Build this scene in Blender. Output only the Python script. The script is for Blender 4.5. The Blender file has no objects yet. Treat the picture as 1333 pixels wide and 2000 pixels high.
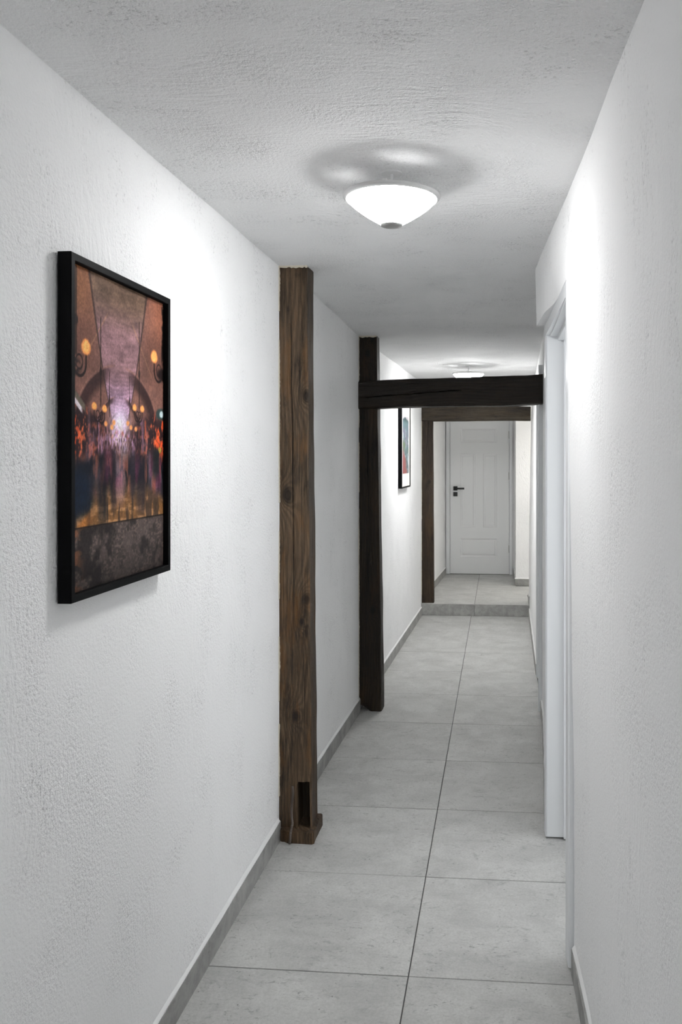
import bpy, math, random
import numpy as np
from mathutils import Vector, noise

random.seed(7)
rng = np.random.default_rng(11)
S = bpy.context.scene
C = S.collection

# ------------------------------------------------------------------ camera, world, exposure
F_PX, PX, PY, YAW, EYE = 1640.0, 835.0, 895.0, math.atan(140 / 1640.0), 1.55
cd = bpy.data.cameras.new('camera')
cd.sensor_fit = 'AUTO'
cd.sensor_width = 36.0
cd.lens = F_PX / 2000.0 * 36.0
cd.shift_x = -(PX - 666.5) / 2000.0
cd.shift_y = -(1000.0 - PY) / 2000.0
cd.clip_start = 0.02
cam = bpy.data.objects.new('camera', cd)
C.objects.link(cam)
cam.location = (0, 0, EYE)
cam.rotation_euler = (math.radians(90), 0, YAW)
S.camera = cam

w = bpy.data.worlds.new('world')
S.world = w
w.use_nodes = True
w.node_tree.nodes['Background'].inputs['Color'].default_value = (1, 1, 1, 1)
w.node_tree.nodes['Background'].inputs['Strength'].default_value = 0.02
S.view_settings.view_transform = 'Standard'
S.view_settings.look = 'None'
S.view_settings.exposure = 0.13
S.view_settings.gamma = 1.0
S.view_settings.use_curve_mapping = False
S.cycles.use_denoising = True
S.cycles.max_bounces = 9
S.cycles.diffuse_bounces = 8
S.cycles.glossy_bounces = 3
S.cycles.use_adaptive_sampling = True
S.cycles.adaptive_threshold = 0.07
S.cycles.adaptive_min_samples = 12
S.cycles.sample_clamp_indirect = 6.0

# glow of the opal glass, and watts of the spot added below it
LAMP_NEAR, LAMP_FAR, LAMP_SIDE, FILL_LAMP_BEHIND = (48.0, 6.0), (80.0, 28.0), (58.0, 26.0), (16.0, 2.0)
# soft cool fill added behind the camera at the closed corridor end
da = bpy.data.lights.new('behind_fill', 'AREA')
da.shape = 'RECTANGLE'; da.size = 1.0; da.size_y = 2.0
da.energy = 11.0; da.color = (0.96, 0.98, 1.0)
do = bpy.data.objects.new('behind_fill', da)
C.objects.link(do)
do.location = (-.32, -2.95, 1.15)
do.rotation_euler = (math.radians(90), 0, 0)
# fill light added in an unseen room, its door left open for it
db = bpy.data.lights.new('room_fill_light', 'AREA')
db.shape = 'RECTANGLE'; db.size = 1.1; db.size_y = 1.3
db.energy = 15.0; db.color = (0.965, 0.985, 1.0)
dw = bpy.data.objects.new('room_fill_light', db)
C.objects.link(dw)
dw.location = (1.66, 3.0, 1.40)
dw.rotation_euler = (0, math.radians(90), 0)

# ------------------------------------------------------------------ helpers
def lerp_tab(tab, x):
    if x <= tab[0][0]:
        return tab[0][1]
    for (a, fa), (b, fb) in zip(tab, tab[1:]):
        if x <= b:
            return fa + (fb - fa) * (x - a) / (b - a)
    return tab[-1][1]

class MB:
    """collects geometry for one mesh"""
    def __init__(self):
        self.v, self.f = [], []
    def quad(self, a, b, c, d):
        n = len(self.v)
        self.v += [a, b, c, d]
        self.f.append((n, n + 1, n + 2, n + 3))
    def hexa(self, p):
        """p: 4 bottom corners (ccw), 4 top corners"""
        n = len(self.v)
        self.v += [tuple(q) for q in p]
        for q in ((3, 2, 1, 0), (4, 5, 6, 7), (0, 1, 5, 4), (1, 2, 6, 5), (2, 3, 7, 6), (3, 0, 4, 7)):
            self.f.append(tuple(n + i for i in q))
        return self
    def box(self, x0, x1, y0, y1, z0, z1):
        return self.hexa([(x0, y0, z0), (x1, y0, z0), (x1, y1, z0), (x0, y1, z0),
                          (x0, y0, z1), (x1, y0, z1), (x1, y1, z1), (x0, y1, z1)])
    def cbox(self, x0, x1, y0, y1, z0, z1, c):
        """box with chamfered edges"""
        n = len(self.v)
        vs = {}
        X, Y, Z = (x0, x1), (y0, y1), (z0, z1)
        for i in range(2):
            for j in range(2):
                for k in range(2):
                    sx, sy, sz = (1 - 2 * i), (1 - 2 * j), (1 - 2 * k)
                    for a in range(3):
                        p = [X[i] + sx * c, Y[j] + sy * c, Z[k] + sz * c]
                        p[a] = (X[i], Y[j], Z[k])[a]
                        vs[(i, j, k, a)] = len(self.v)
                        self.v.append(tuple(p))
        def g(i, j, k, a): return vs[(i, j, k, a)]
        F = self.f
        for s in range(2):
            fx = [g(s, 0, 0, 0), g(s, 1, 0, 0), g(s, 1, 1, 0), g(s, 0, 1, 0)]
            fy = [g(0, s, 0, 1), g(0, s, 1, 1), g(1, s, 1, 1), g(1, s, 0, 1)]
            fz = [g(0, 0, s, 2), g(1, 0, s, 2), g(1, 1, s, 2), g(0, 1, s, 2)]
            F += [tuple(fx if s else fx[::-1]), tuple(fy if s else fy[::-1]), tuple(fz if s else fz[::-1])]
        for a in range(2):
            for b in range(2):
                F.append((g(a, b, 0, 0), g(a, b, 0, 1), g(a, b, 1, 1), g(a, b, 1, 0)))
                F.append((g(a, 0, b, 0), g(a, 1, b, 0), g(a, 1, b, 2), g(a, 0, b, 2)))
                F.append((g(0, a, b, 1), g(1, a, b, 1), g(1, a, b, 2), g(0, a, b, 2)))
        for i in range(2):
            for j in range(2):
                for k in range(2):
                    F.append((g(i, j, k, 0), g(i, j, k, 1), g(i, j, k, 2)))
        return self
    def lathe(self, prof, n=48, cx=0, cy=0, close_first=False, close_last=False):
        b = len(self.v)
        for r, z in prof:
            for i in range(n):
                t = 2 * math.pi * i / n
                self.v.append((cx + r * math.cos(t), cy + r * math.sin(t), z))
        for k in range(len(prof) - 1):
            for i in range(n):
                j = (i + 1) % n
                self.f.append((b + k * n + i, b + k * n + j, b + (k + 1) * n + j, b + (k + 1) * n + i))
        if close_first:
            self.f.append(tuple(b + i for i in range(n))[::-1])
        if close_last:
            self.f.append(tuple(b + (len(prof) - 1) * n + i for i in range(n)))
        return self
    def build(self, name, mat, parent=None, smooth=False, fix=True):
        me = bpy.data.meshes.new(name)
        me.from_pydata(self.v, [], self.f)
        if fix:
            import bmesh
            bm = bmesh.new(); bm.from_mesh(me)
            bmesh.ops.recalc_face_normals(bm, faces=bm.faces)
            bm.to_mesh(me); bm.free()
        me.materials.append(mat)
        if smooth:
            me.polygons.foreach_set('use_smooth', [True] * len(me.polygons))
        me.update()
        o = bpy.data.objects.new(name, me)
        C.objects.link(o)
        if parent is not None:
            o.parent = parent
        return o

def tag(o, label=None, cat=None, group=None, kind=None):
    if label: o['label'] = label
    if cat: o['category'] = cat
    if group: o['group'] = group
    if kind: o['kind'] = kind
    return o

def empty(name, loc, rz=0.0):
    o = bpy.data.objects.new(name, None)
    o.empty_display_size = 0.1
    C.objects.link(o)
    o.location = loc
    o.rotation_euler = (0, 0, rz)
    return o

# ------------------------------------------------------------------ materials
class NT:
    def __init__(self, name):
        self.m = bpy.data.materials.new(name)
        self.m.use_nodes = True
        self.t = self.m.node_tree
        self.b = self.t.nodes['Principled BSDF']
    def n(self, kind, **kw):
        o = self.t.nodes.new(kind)
        for k, v in kw.items():
            if k in o.inputs.keys() if isinstance(k, str) else False:
                o.inputs[k].default_value = v
            else:
                setattr(o, k, v)
        return o
    def l(self, a, b):
        self.t.links.new(a, b)
    def val(self, sock, v):
        if hasattr(v, 'links') or isinstance(v, bpy.types.NodeSocket):
            self.l(v, sock)
        else:
            sock.default_value = v
    def math(self, op, a, b=0.0, clamp=False):
        o = self.t.nodes.new('ShaderNodeMath'); o.operation = op; o.use_clamp = clamp
        self.val(o.inputs[0], a); self.val(o.inputs[1], b)
        return o.outputs[0]
    def mapr(self, v, a, b, c=0.0, d=1.0, smooth=True):
        o = self.t.nodes.new('ShaderNodeMapRange')
        o.interpolation_type = 'SMOOTHSTEP' if smooth else 'LINEAR'
        o.clamp = True
        self.val(o.inputs[0], v)
        for i, x in enumerate((a, b, c, d)):
            self.val(o.inputs[i + 1], x)
        return o.outputs[0]
    def mapping(self, vec, scale=(1, 1, 1), loc=(0, 0, 0), rot=(0, 0, 0)):
        o = self.t.nodes.new('ShaderNodeMapping')
        self.l(vec, o.inputs['Vector'])
        o.inputs['Scale'].default_value = scale
        o.inputs['Location'].default_value = loc
        o.inputs['Rotation'].default_value = rot
        return o.outputs[0]
    def noise(self, vec, scale, detail=3, rough=0.55, dist=0.0):
        o = self.t.nodes.new('ShaderNodeTexNoise')
        self.l(vec, o.inputs['Vector'])
        o.inputs['Scale'].default_value = scale
        o.inputs['Detail'].default_value = detail
        o.inputs['Roughness'].default_value = rough
        o.inputs['Distortion'].default_value = dist
        return o.outputs['Fac']
    def mix(self, fac, a, b, mode='MIX'):
        o = self.t.nodes.new('ShaderNodeMix'); o.data_type = 'RGBA'; o.blend_type = mode
        self.val(o.inputs[0], fac)
        for s, v in ((o.inputs[6], a), (o.inputs[7], b)):
            if isinstance(v, bpy.types.NodeSocket): self.l(v, s)
            else: s.default_value = (*v, 1)
        return o.outputs[2]
    def bump(self, h, strength, dist=0.002, normal=None):
        o = self.t.nodes.new('ShaderNodeBump')
        o.inputs['Strength'].default_value = strength
        o.inputs['Distance'].default_value = dist
        self.l(h, o.inputs['Height'])
        if normal is not None: self.l(normal, o.inputs['Normal'])
        return o.outputs[0]
    def objco(self):
        return self.t.nodes.new('ShaderNodeTexCoord').outputs['Object']

def simple(name, col, rough=0.5, metal=0.0, emit=0.0, spec=0.5):
    q = NT(name)
    q.b.inputs['Base Color'].default_value = (*col, 1)
    q.b.inputs['Roughness'].default_value = rough
    q.b.inputs['Metallic'].default_value = metal
    q.b.inputs['Specular IOR Level'].default_value = spec
    if emit:
        q.b.inputs['Emission Color'].default_value = (*col, 1)
        q.b.inputs['Emission Strength'].default_value = emit
    return q.m

def plaster(name, stroke, grain=1.0, strokes=1.0, col=(0.908, 0.910, 0.911), rot=(0, 0, 0), relief=0.64):
    """painted rough plaster; stroke = scale of the trowel marks per axis"""
    q = NT(name)
    co = q.objco()
    warp = q.t.nodes.new('ShaderNodeTexNoise')
    q.l(co, warp.inputs['Vector']); warp.inputs['Scale'].default_value = 2.2; warp.inputs['Detail'].default_value = 1
    vm = q.t.nodes.new('ShaderNodeVectorMath'); vm.operation = 'MULTIPLY_ADD'
    q.l(warp.outputs['Color'], vm.inputs[0]); vm.inputs[1].default_value = (0.30, 0.30, 0.30); q.l(co, vm.inputs[2])
    wc = vm.outputs[0]
    st = q.noise(q.mapping(wc, stroke, rot=rot), 1.0, 3, 0.6)
    mask = q.mapr(q.noise(co, 2.6, 1, 0.6), 0.38, 0.66, 0.12, 1.0)
    stm = q.math('MULTIPLY', q.math('SUBTRACT', st, 0.5), q.math('MULTIPLY', mask, 1.6 * strokes))
    gr = q.noise(co, 120, 2, 0.65)
    gm = q.mapr(q.noise(co, 5.0, 1, 0.6), 0.35, 0.65, 0.35, 1.0)
    grm = q.math('MULTIPLY', q.math('SUBTRACT', gr, 0.5), q.math('MULTIPLY', gm, 1.5 * grain))
    h = q.math('ADD', stm, grm)
    q.l(q.bump(h, relief, 0.0050), q.b.inputs['Normal'])
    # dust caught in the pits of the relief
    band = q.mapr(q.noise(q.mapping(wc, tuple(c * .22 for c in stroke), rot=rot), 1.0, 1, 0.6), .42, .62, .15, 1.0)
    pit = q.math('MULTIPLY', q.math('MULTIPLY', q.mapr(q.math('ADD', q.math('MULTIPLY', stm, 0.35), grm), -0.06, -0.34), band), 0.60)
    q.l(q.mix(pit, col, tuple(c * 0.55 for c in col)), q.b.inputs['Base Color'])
    q.b.inputs['Roughness'].default_value = 0.85
    q.b.inputs['Specular IOR Level'].default_value = 0.25
    return q.m

M = {}
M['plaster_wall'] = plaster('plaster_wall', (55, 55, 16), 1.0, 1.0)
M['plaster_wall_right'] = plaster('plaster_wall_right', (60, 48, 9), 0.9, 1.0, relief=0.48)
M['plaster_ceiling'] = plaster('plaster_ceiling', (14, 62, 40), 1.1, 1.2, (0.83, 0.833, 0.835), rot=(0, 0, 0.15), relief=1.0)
M['white_paint'] = simple('white_satin_paint', (0.80, 0.815, 0.83), 0.32)
M['door_paint'] = simple('white_door_paint', (0.87, 0.88, 0.885), 0.35)
M['caulk'] = simple('white_caulk', (0.80, 0.802, 0.80), 0.9)
M['old_plaster'] = simple('cream_old_plaster', (0.62, 0.57, 0.47), 0.9)
M['grout'] = simple('grey_grout', (0.075, 0.075, 0.072), 0.9)
M['black_frame'] = simple('black_satin_wood', (0.0025, 0.0025, 0.003), 0.55, spec=.10)
M['black_metal'] = simple('black_metal', (0.01, 0.01, 0.01), 0.4)
M['steel'] = simple('brushed_steel', (0.45, 0.45, 0.44), 0.4, 0.8)
M['lamp_white'] = simple('white_lamp_metal', (0.75, 0.75, 0.75), 0.35)
M['lamp_ring'] = simple('pale_lamp_ring', (0.62, 0.62, 0.62), 0.3, 0.25)
M['mat_board'] = simple('white_mat_board', (0.72, 0.69, 0.66), 0.8)
M['backing'] = simple('brown_backing_board', (0.12, 0.08, 0.05), 0.8)

def tile_mat():
    q = NT('concrete_tile')
    co = q.objco()
    inf = q.t.nodes.new('ShaderNodeObjectInfo')
    sc = q.t.nodes.new('ShaderNodeVectorMath'); sc.operation = 'MULTIPLY_ADD'
    cmb = q.t.nodes.new('ShaderNodeCombineXYZ')
    for i in range(3): q.l(inf.outputs['Random'], cmb.inputs[i])
    q.l(cmb.outputs[0], sc.inputs[0]); sc.inputs[1].default_value = (37, 91, 53); q.l(co, sc.inputs[2])
    p = sc.outputs[0]
    cloud = q.mapr(q.noise(p, 5.5, 6, 0.62, 0.4), 0.32, 0.70)
    streak = q.mapr(q.noise(q.mapping(p, (6, 24, 6)), 1.0, 5, 0.65), 0.35, 0.72)
    fine = q.noise(p, 130, 3, 0.7)
    base = q.mix(cloud, (0.43, 0.43, 0.418), (0.57, 0.57, 0.553))
    base = q.mix(q.math('MULTIPLY', streak, 0.35), base, (0.57, 0.57, 0.555))
    base = q.mix(q.math('MULTIPLY', q.mapr(fine, 0.3, 0.7), 0.28), base, (0.26, 0.26, 0.252))
    blot = q.mapr(q.noise(q.mapping(p, (15, 22, 15)), 1.0, 6, 0.72, 1.0), 0.55, 0.72)
    base = q.mix(q.math('MULTIPLY', blot, 0.55), base, (0.24, 0.238, 0.23))
    smut = q.math('MULTIPLY', q.mapr(q.noise(q.mapping(p, (46, 80, 46), (2, 7, 1)), 1.0, 4, 0.7, 0.8), 0.57, 0.68), q.mapr(q.noise(p, 6, 3), 0.40, 0.54))
    base = q.mix(q.math('MULTIPLY', smut, 0.6), base, (0.17, 0.168, 0.16))
    lite = q.mapr(q.noise(q.mapping(p, (14, 26, 14), (5, 3, 1)), 1.0, 5, 0.7, 0.5), 0.64, 0.74)
    base = q.mix(q.math('MULTIPLY', lite, 0.4), base, (0.52, 0.515, 0.50))
    vor = q.t.nodes.new('ShaderNodeTexVoronoi'); q.l(p, vor.inputs['Vector']); vor.inputs['Scale'].default_value = 30
    vor.inputs['Randomness'].default_value = 1.0
    pitm = q.math('MULTIPLY', q.mapr(vor.outputs['Distance'], 0.11, 0.03), q.mapr(q.noise(p, 7, 2), 0.52, 0.58))
    base = q.mix(q.math('MULTIPLY', pitm, 0.75), base, (0.07, 0.068, 0.065))
    q.l(base, q.b.inputs['Base Color'])
    q.l(q.mapr(fine, 0.2, 0.8, 0.42, 0.58), q.b.inputs['Roughness'])
    q.b.inputs['Specular IOR Level'].default_value = 0.4
    h = q.math('SUBTRACT', q.math('MULTIPLY', fine, 0.4), pitm)
    q.l(q.bump(h, 0.25, 0.0012), q.b.inputs['Normal'])
    return q.m
M['tile'] = tile_mat()

def skirting_mat():
    q = NT('concrete_skirting_tile')
    co = q.objco()
    cloud = q.mapr(q.noise(co, 11, 6, 0.65, 0.4), 0.3, 0.7)
    base = q.mix(cloud, (0.24, 0.238, 0.23), (0.38, 0.378, 0.365))
    blot = q.mapr(q.noise(co, 30, 6, 0.72, 0.8), 0.55, 0.70)
    base = q.mix(q.math('MULTIPLY', blot, 0.5), base, (0.16, 0.158, 0.15))
    q.l(base, q.b.inputs['Base Color'])
    q.b.inputs['Roughness'].default_value = 0.55
    q.l(q.bump(q.noise(co, 140, 3), 0.2, 0.001), q.b.inputs['Normal'])
    return q.m
M['skirting'] = skirting_mat()

def wood(name, dark, mid, lite, accent, knots, seed, axis='Z', acc=0.5, rough=(0.5, 0.75), splits=(), darker_from=None):
    """old timber: grain lines run along the local axis and bend round the listed knots (x,y,z,size)"""
    q = NT(name)
    co = q.objco()
    if axis == 'X':
        co = q.mapping(co, (1, 1, 1), rot=(0, math.radians(90), 0))
    sep = q.t.nodes.new('ShaderNodeSeparateXYZ'); q.l(co, sep.inputs[0])
    off = q.mapping(co, (1, 1, 1), (seed, seed * 1.7, seed * 0.3))
    wob = q.noise(q.mapping(off, (5, 5, 1.1)), 1.0, 3, 0.5)
    wob2 = q.noise(q.mapping(off, (22, 22, 3.2)), 1.0, 3, 0.55)
    ph = q.math('MULTIPLY', q.math('ADD', sep.outputs[0], q.math('MULTIPLY', sep.outputs[1], 0.8)), 300.0)
    ph = q.math('ADD', ph, q.math('MULTIPLY', wob, 46.0))
    ph = q.math('ADD', ph, q.math('MULTIPLY', wob2, 5.0))
    kn = None
    for (kx, ky, kz, ks) in knots:
        vm = q.t.nodes.new('ShaderNodeVectorMath'); vm.operation = 'SUBTRACT'
        q.l(co, vm.inputs[0]); vm.inputs[1].default_value = (kx, ky, kz)
        vs = q.t.nodes.new('ShaderNodeVectorMath'); vs.operation = 'MULTIPLY'
        q.l(vm.outputs[0], vs.inputs[0]); vs.inputs[1].default_value = (1.0 / ks, 0.7 / ks, 0.62 / ks)
        ln = q.t.nodes.new('ShaderNodeVectorMath'); ln.operation = 'LENGTH'; q.l(vs.outputs[0], ln.inputs[0])
        d = q.math('ADD', ln.outputs['Value'], q.math('MULTIPLY', q.math('SUBTRACT', wob2, 0.5), 0.9))
        ph = q.math('ADD', ph, q.math('DIVIDE', 46.0, q.math('ADD', q.math('MULTIPLY', ln.outputs['Value'], ln.outputs['Value']), 1.2)))
        core = q.mapr(d, 1.15, 0.35)
        kn = core if kn is None else q.math('MAXIMUM', kn, core)
    ring = q.math('ADD', q.math('MULTIPLY', q.math('SINE', ph), 0.5), 0.5)
    fib = q.noise(q.mapping(off, (230, 230, 9)), 1.0, 5, 0.72)
    fib2 = q.noise(q.mapping(off, (70, 70, 2.2)), 1.0, 4, 0.6)
    patch = q.mapr(q.noise(q.mapping(off, (9, 9, 2.6)), 1.0, 4, 0.6), 0.34, 0.68)
    col = q.mix(patch, dark, mid)
    col = q.mix(q.math('MULTIPLY', q.mapr(fib, 0.42, 0.66), 0.62), col, lite)
    col = q.mix(q.math('MULTIPLY', q.mapr(ring, 0.15, 0.9), 0.42), col, dark)
    ap = q.mapr(q.noise(q.mapping(off, (15, 15, 3.4), (3, 1, 8)), 1.0, 4, 0.65), 0.50, 0.70)
    col = q.mix(q.math('MULTIPLY', ap, acc), col, accent)
    stain = q.mapr(q.noise(q.mapping(off, (16, 16, 5.0), (9, 4, 2)), 1.0, 5, 0.7), 0.54, 0.70)
    col = q.mix(q.math('MULTIPLY', stain, 0.72), col, tuple(c * 0.4 for c in dark))
    crack = q.mapr(fib2, 0.37, 0.30)
    col = q.mix(q.math('MULTIPLY', crack, 0.8), col, tuple(c * 0.22 for c in dark))
    if darker_from is not None:        # the flank of the post is darker than its front
        fl_ = q.mapr(q.math('ADD', sep.outputs[1], q.math('MULTIPLY', q.math('SUBTRACT', wob2, .5), .010)), darker_from, darker_from + .010)
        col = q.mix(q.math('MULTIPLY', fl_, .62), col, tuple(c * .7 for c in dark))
    for (sx, am, fr, sz0, sz1, wd) in splits:
        cx = q.math('ADD', q.math('MULTIPLY', q.math('SINE', q.math('MULTIPLY', sep.outputs[2], fr)), am), sx)
        cx = q.math('ADD', cx, q.math('MULTIPLY', q.math('SUBTRACT', wob2, .5), .012))
        d = q.math('ABSOLUTE', q.math('SUBTRACT', sep.outputs[0], cx))
        wv = q.math('MULTIPLY', q.mapr(q.noise(q.mapping(off, (1, 1, 6)), 1.0, 3), .3, .7, .3, 1.3), wd)
        sp = q.math('MULTIPLY', q.mapr(q.math('DIVIDE', d, wv), 1.0, .4), q.math('MULTIPLY', q.mapr(sep.outputs[2], sz0, sz0 + .1), q.mapr(sep.outputs[2], sz1, sz1 - .1)))
        crack = q.math('MAXIMUM', crack, sp)
        col = q.mix(q.math('MULTIPLY', sp, 0.9), col, tuple(c * 0.12 for c in dark))
    if kn is not None:
        col = q.mix(q.math('MULTIPLY', kn, 0.85), col, tuple(c * 0.30 for c in dark))
    q.l(col, q.b.inputs['Base Color'])
    q.l(q.mapr(fib, 0.3, 0.7, rough[0], rough[1]), q.b.inputs['Roughness'])
    q.b.inputs['Specular IOR Level'].default_value = 0.35
    h = q.math('SUBTRACT', q.math('ADD', q.math('MULTIPLY', ring, 0.35), q.math('MULTIPLY', fib, 0.8)), q.math('MULTIPLY', crack, 1.3))
    q.l(q.bump(h, 0.9, 0.0030), q.b.inputs['Normal'])
    return q.m

# ------------------------------------------------------------------ the shape of the crooked corridor
XL_T = [(-3, -.893), (3.4, -.893), (5.1, -.854), (8.26, -.764), (10.4, -.66)]
CE_T = [(-3, 2.322), (3.4, 2.332), (4.0, 2.335), (5.02, 2.297), (6.5, 2.300), (11, 2.300)]
def XL(y): return lerp_tab(XL_T, y)
def CEIL(y): return lerp_tab(CE_T, y)
RLO = [(-3, .255), (1.4, .250), (2.27, .240), (2.57, .226), (2.9, .216), (3.5, .200)]
RHI = [(-3, .255), (1.4, .249), (2.57, .200), (3.5, .155)]
RLO2 = [(3.5, .198), (4.8, .258), (5.2, .262), (8.3, .300), (8.52, .302)]
RHI2 = [(3.5, .222), (5.4, .275), (7.2, .318), (8.52, .330)]
def XR(y, z):
    t = min(max((z - .6) / 1.7, 0), 1)
    return lerp_tab(RLO, y) * (1 - t) + lerp_tab(RHI, y) * t
def XR2(y, z):
    t = min(max((z - .6) / 1.7, 0), 1)
    return lerp_tab(RLO2, y) * (1 - t) + lerp_tab(RHI2, y) * t

def rough_sheet(mb, fn, a0, a1, b0, b1, back, axis, step=.06, amp=.0022):
    """closed slab whose visible face is fn(a,b) with hand-plastered unevenness.
    axis 'x': a=y, b=z, face at x=fn; axis 'z': a=x, b=y, face at z=fn; axis 'y': a=x, b=z, face at y=fn"""
    na, nb = max(1, round((a1 - a0) / step)), max(1, round((b1 - b0) / step))
    base = len(mb.v)
    def P(a, b, d):
        return {'x': (d, a, b), 'z': (a, b, d), 'y': (a, d, b)}[axis]
    for i in range(na + 1):
        a = a0 + (a1 - a0) * i / na
        for j in range(nb + 1):
            b = b0 + (b1 - b0) * j / nb
            d = fn(a, b)
            d += amp * (noise.noise(Vector((a * 2.3, b * 2.3, d + 3.1))) + .5 * noise.noise(Vector((a * 6, b * 6, 7.7 + d))))
            mb.v.append(P(a, b, d))
    idx = lambda i, j: base + i * (nb + 1) + j
    for i in range(na):
        for j in range(nb):
            mb.f.append((idx(i, j), idx(i + 1, j), idx(i + 1, j + 1), idx(i, j + 1)))
    k = len(mb.v)
    for (a, b) in ((a0, b0), (a1, b0), (a1, b1), (a0, b1)):
        mb.v.append(P(a, b, back))
    mb.f.append((k, k + 1, k + 2, k + 3))
    mb.f.append(tuple([idx(i, 0) for i in range(na + 1)] + [k + 1, k]))
    mb.f.append(tuple([idx(i, nb) for i in range(na + 1)] + [k + 2, k + 3]))
    mb.f.append(tuple([idx(0, j) for j in range(nb + 1)] + [k + 3, k]))
    mb.f.append(tuple([idx(na, j) for j in range(nb + 1)] + [k + 2, k + 1]))
    return mb

# left wall
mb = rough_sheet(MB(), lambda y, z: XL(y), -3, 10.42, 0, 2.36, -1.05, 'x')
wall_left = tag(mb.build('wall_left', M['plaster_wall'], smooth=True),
                'rough white plastered left wall carrying both pictures and the timber posts', 'wall', kind='structure')
# ceiling
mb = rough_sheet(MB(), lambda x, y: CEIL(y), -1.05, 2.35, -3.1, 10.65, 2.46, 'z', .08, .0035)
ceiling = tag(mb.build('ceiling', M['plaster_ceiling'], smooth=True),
              'rough white plastered ceiling with trowel marks', 'ceiling', kind='structure')
# right wall: near stretch, bulge above the near door, far stretch round the second door
STEP_Y, STEP_Z = 8.262, 0.116
mb = MB()
rough_sheet(mb, XR, -3, 2.566, 0, 2.36, .47, 'x')
def XOVER(y, z):
    # plaster above the near door: flush with the casing at its near end, a proud lip towards the far end
    k = min(max((y - 2.92) / .30, 0), 1)
    k = k * k * (3 - 2 * k)
    lip = min(max((2.20 - z) / .10, 0), 1) * (1 - k)
    cas_x = .2085 + (.1895 - .2085) * (y - 2.57) / .88
    return (XR(y, z) - .004 * min(1, (y - 2.56) / .3)) * (1 - lip) + (cas_x - .0015) * lip
rough_sheet(mb, XOVER, 2.560, 3.50, 2.098, 2.36, .47, 'x', .025, .0016)
rough_sheet(mb, XR2, 3.50, 5.21, 0, 2.36, .47, 'x')
rough_sheet(mb, XR2, 5.21, 5.96, 2.06, 2.36, .47, 'x')
rough_sheet(mb, XR2, 5.96, 8.50, 0, 2.36, .47, 'x')
wall_right = tag(mb.build('wall_right', M['plaster_wall_right'], smooth=False),
                 'rough white plastered right wall with two doorways', 'wall', kind='structure')
# end wall, the projecting block beside the end door, and the unseen side passage
mb = MB()
rough_sheet(mb, lambda x, z: 10.40, -1.05, -.645, 0, 2.36, 10.6, 'y', .2)
rough_sheet(mb, lambda x, z: 10.40, .165, 2.3, 0, 2.36, 10.6, 'y', .2)
rough_sheet(mb, lambda x, z: 10.40, -.645, .165, 2.155, 2.36, 10.6, 'y', .2)
tag(mb.build('wall_back', M['plaster_wall'], smooth=False), 'white end wall round the panelled door', 'wall', kind='structure')
mb = MB()
rough_sheet(mb, lambda x, z: 9.50, .19, 2.3, 0, 2.36, 10.40, 'y', .1)
tag(mb.build('wall_corner', M['plaster_wall'], smooth=False), 'white wall corner projecting to the right of the end door', 'wall', kind='structure')
mb = MB()
mb.box(.47, 2.3, 8.36, 8.50, 0, 2.36)
mb.box(2.3, 2.42, 8.36, 10.6, 0, 2.36)
tag(mb.build('wall_side', M['plaster_wall']), 'white walls of the passage turning off right before the end door', 'wall', kind='structure')
mb = MB()
mb.box(.47, 1.82, 1.88, 2.0, 0, 2.36); mb.box(.47, 1.82, 4.2, 4.32, 0, 2.36); mb.box(1.70, 1.82, 2.0, 4.2, 0, 2.36)
tag(mb.build('wall_room', M['plaster_wall']), 'white walls of the unseen small room added behind the near doorway', 'wall', kind='structure')  # enclosure added round the room fill light
mb = MB().box(-1.05, .47, -3.12, -3.0, 0, 2.36)
tag(mb.build('wall_front', M['plaster_wall']), 'white wall behind the camera', 'wall', kind='structure')

# ------------------------------------------------------------------ floor: grout bed, every tile a piece of its own
mb = MB()
mb.box(-1.05, .47, -3.1, STEP_Y + .006, -.12, -.0022)
mb.box(-1.05, 2.35, STEP_Y + .006, 10.6, -.12, STEP_Z - .0022)
mb.box(.47, 1.72, 1.95, 4.25, -.12, -.0022)
floor = tag(mb.build('floor', M['grout']), 'floor of large grey concrete-look tiles with one step up', 'floor', kind='structure')
JX, TS, JW = -.270, .600, .0036
def tile(name, x0, x1, y0, y1, z, x0b=None, x1b=None, parent=None):
    """slab with eased top edges; x0b/x1b = the edges at y1 when the wall runs at a slant"""
    x0b = x0 if x0b is None else x0b
    x1b = x1 if x1b is None else x1b
    cx, cy = (x0 + x1) / 2, (y0 + y1) / 2
    c = .0012
    m = MB()
    lo = [(x0, y0), (x1, y0), (x1b, y1), (x0b, y1)]
    hi = [(x0 + c, y0 + c), (x1 - c, y0 + c), (x1b - c, y1 - c), (x0b + c, y1 - c)]
    for z_, P in ((-.010, lo), (-c * .7, lo), (0.0, hi)):
        m.v += [(px - cx, py - cy, z_) for px, py in P]
    for k in (0, 4):
        for i in range(4):
            j = (i + 1) % 4
            m.f.append((k + i, k + j, k + 4 + j, k + 4 + i))
    m.f += [(8, 9, 10, 11), (3, 2, 1, 0)]
    o = m.build(name, M['tile'], parent or floor)
    o.location = (cx, cy, z + random.uniform(-.0004, .0004))
    return o
y = 2.498 - 9 * TS
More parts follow.
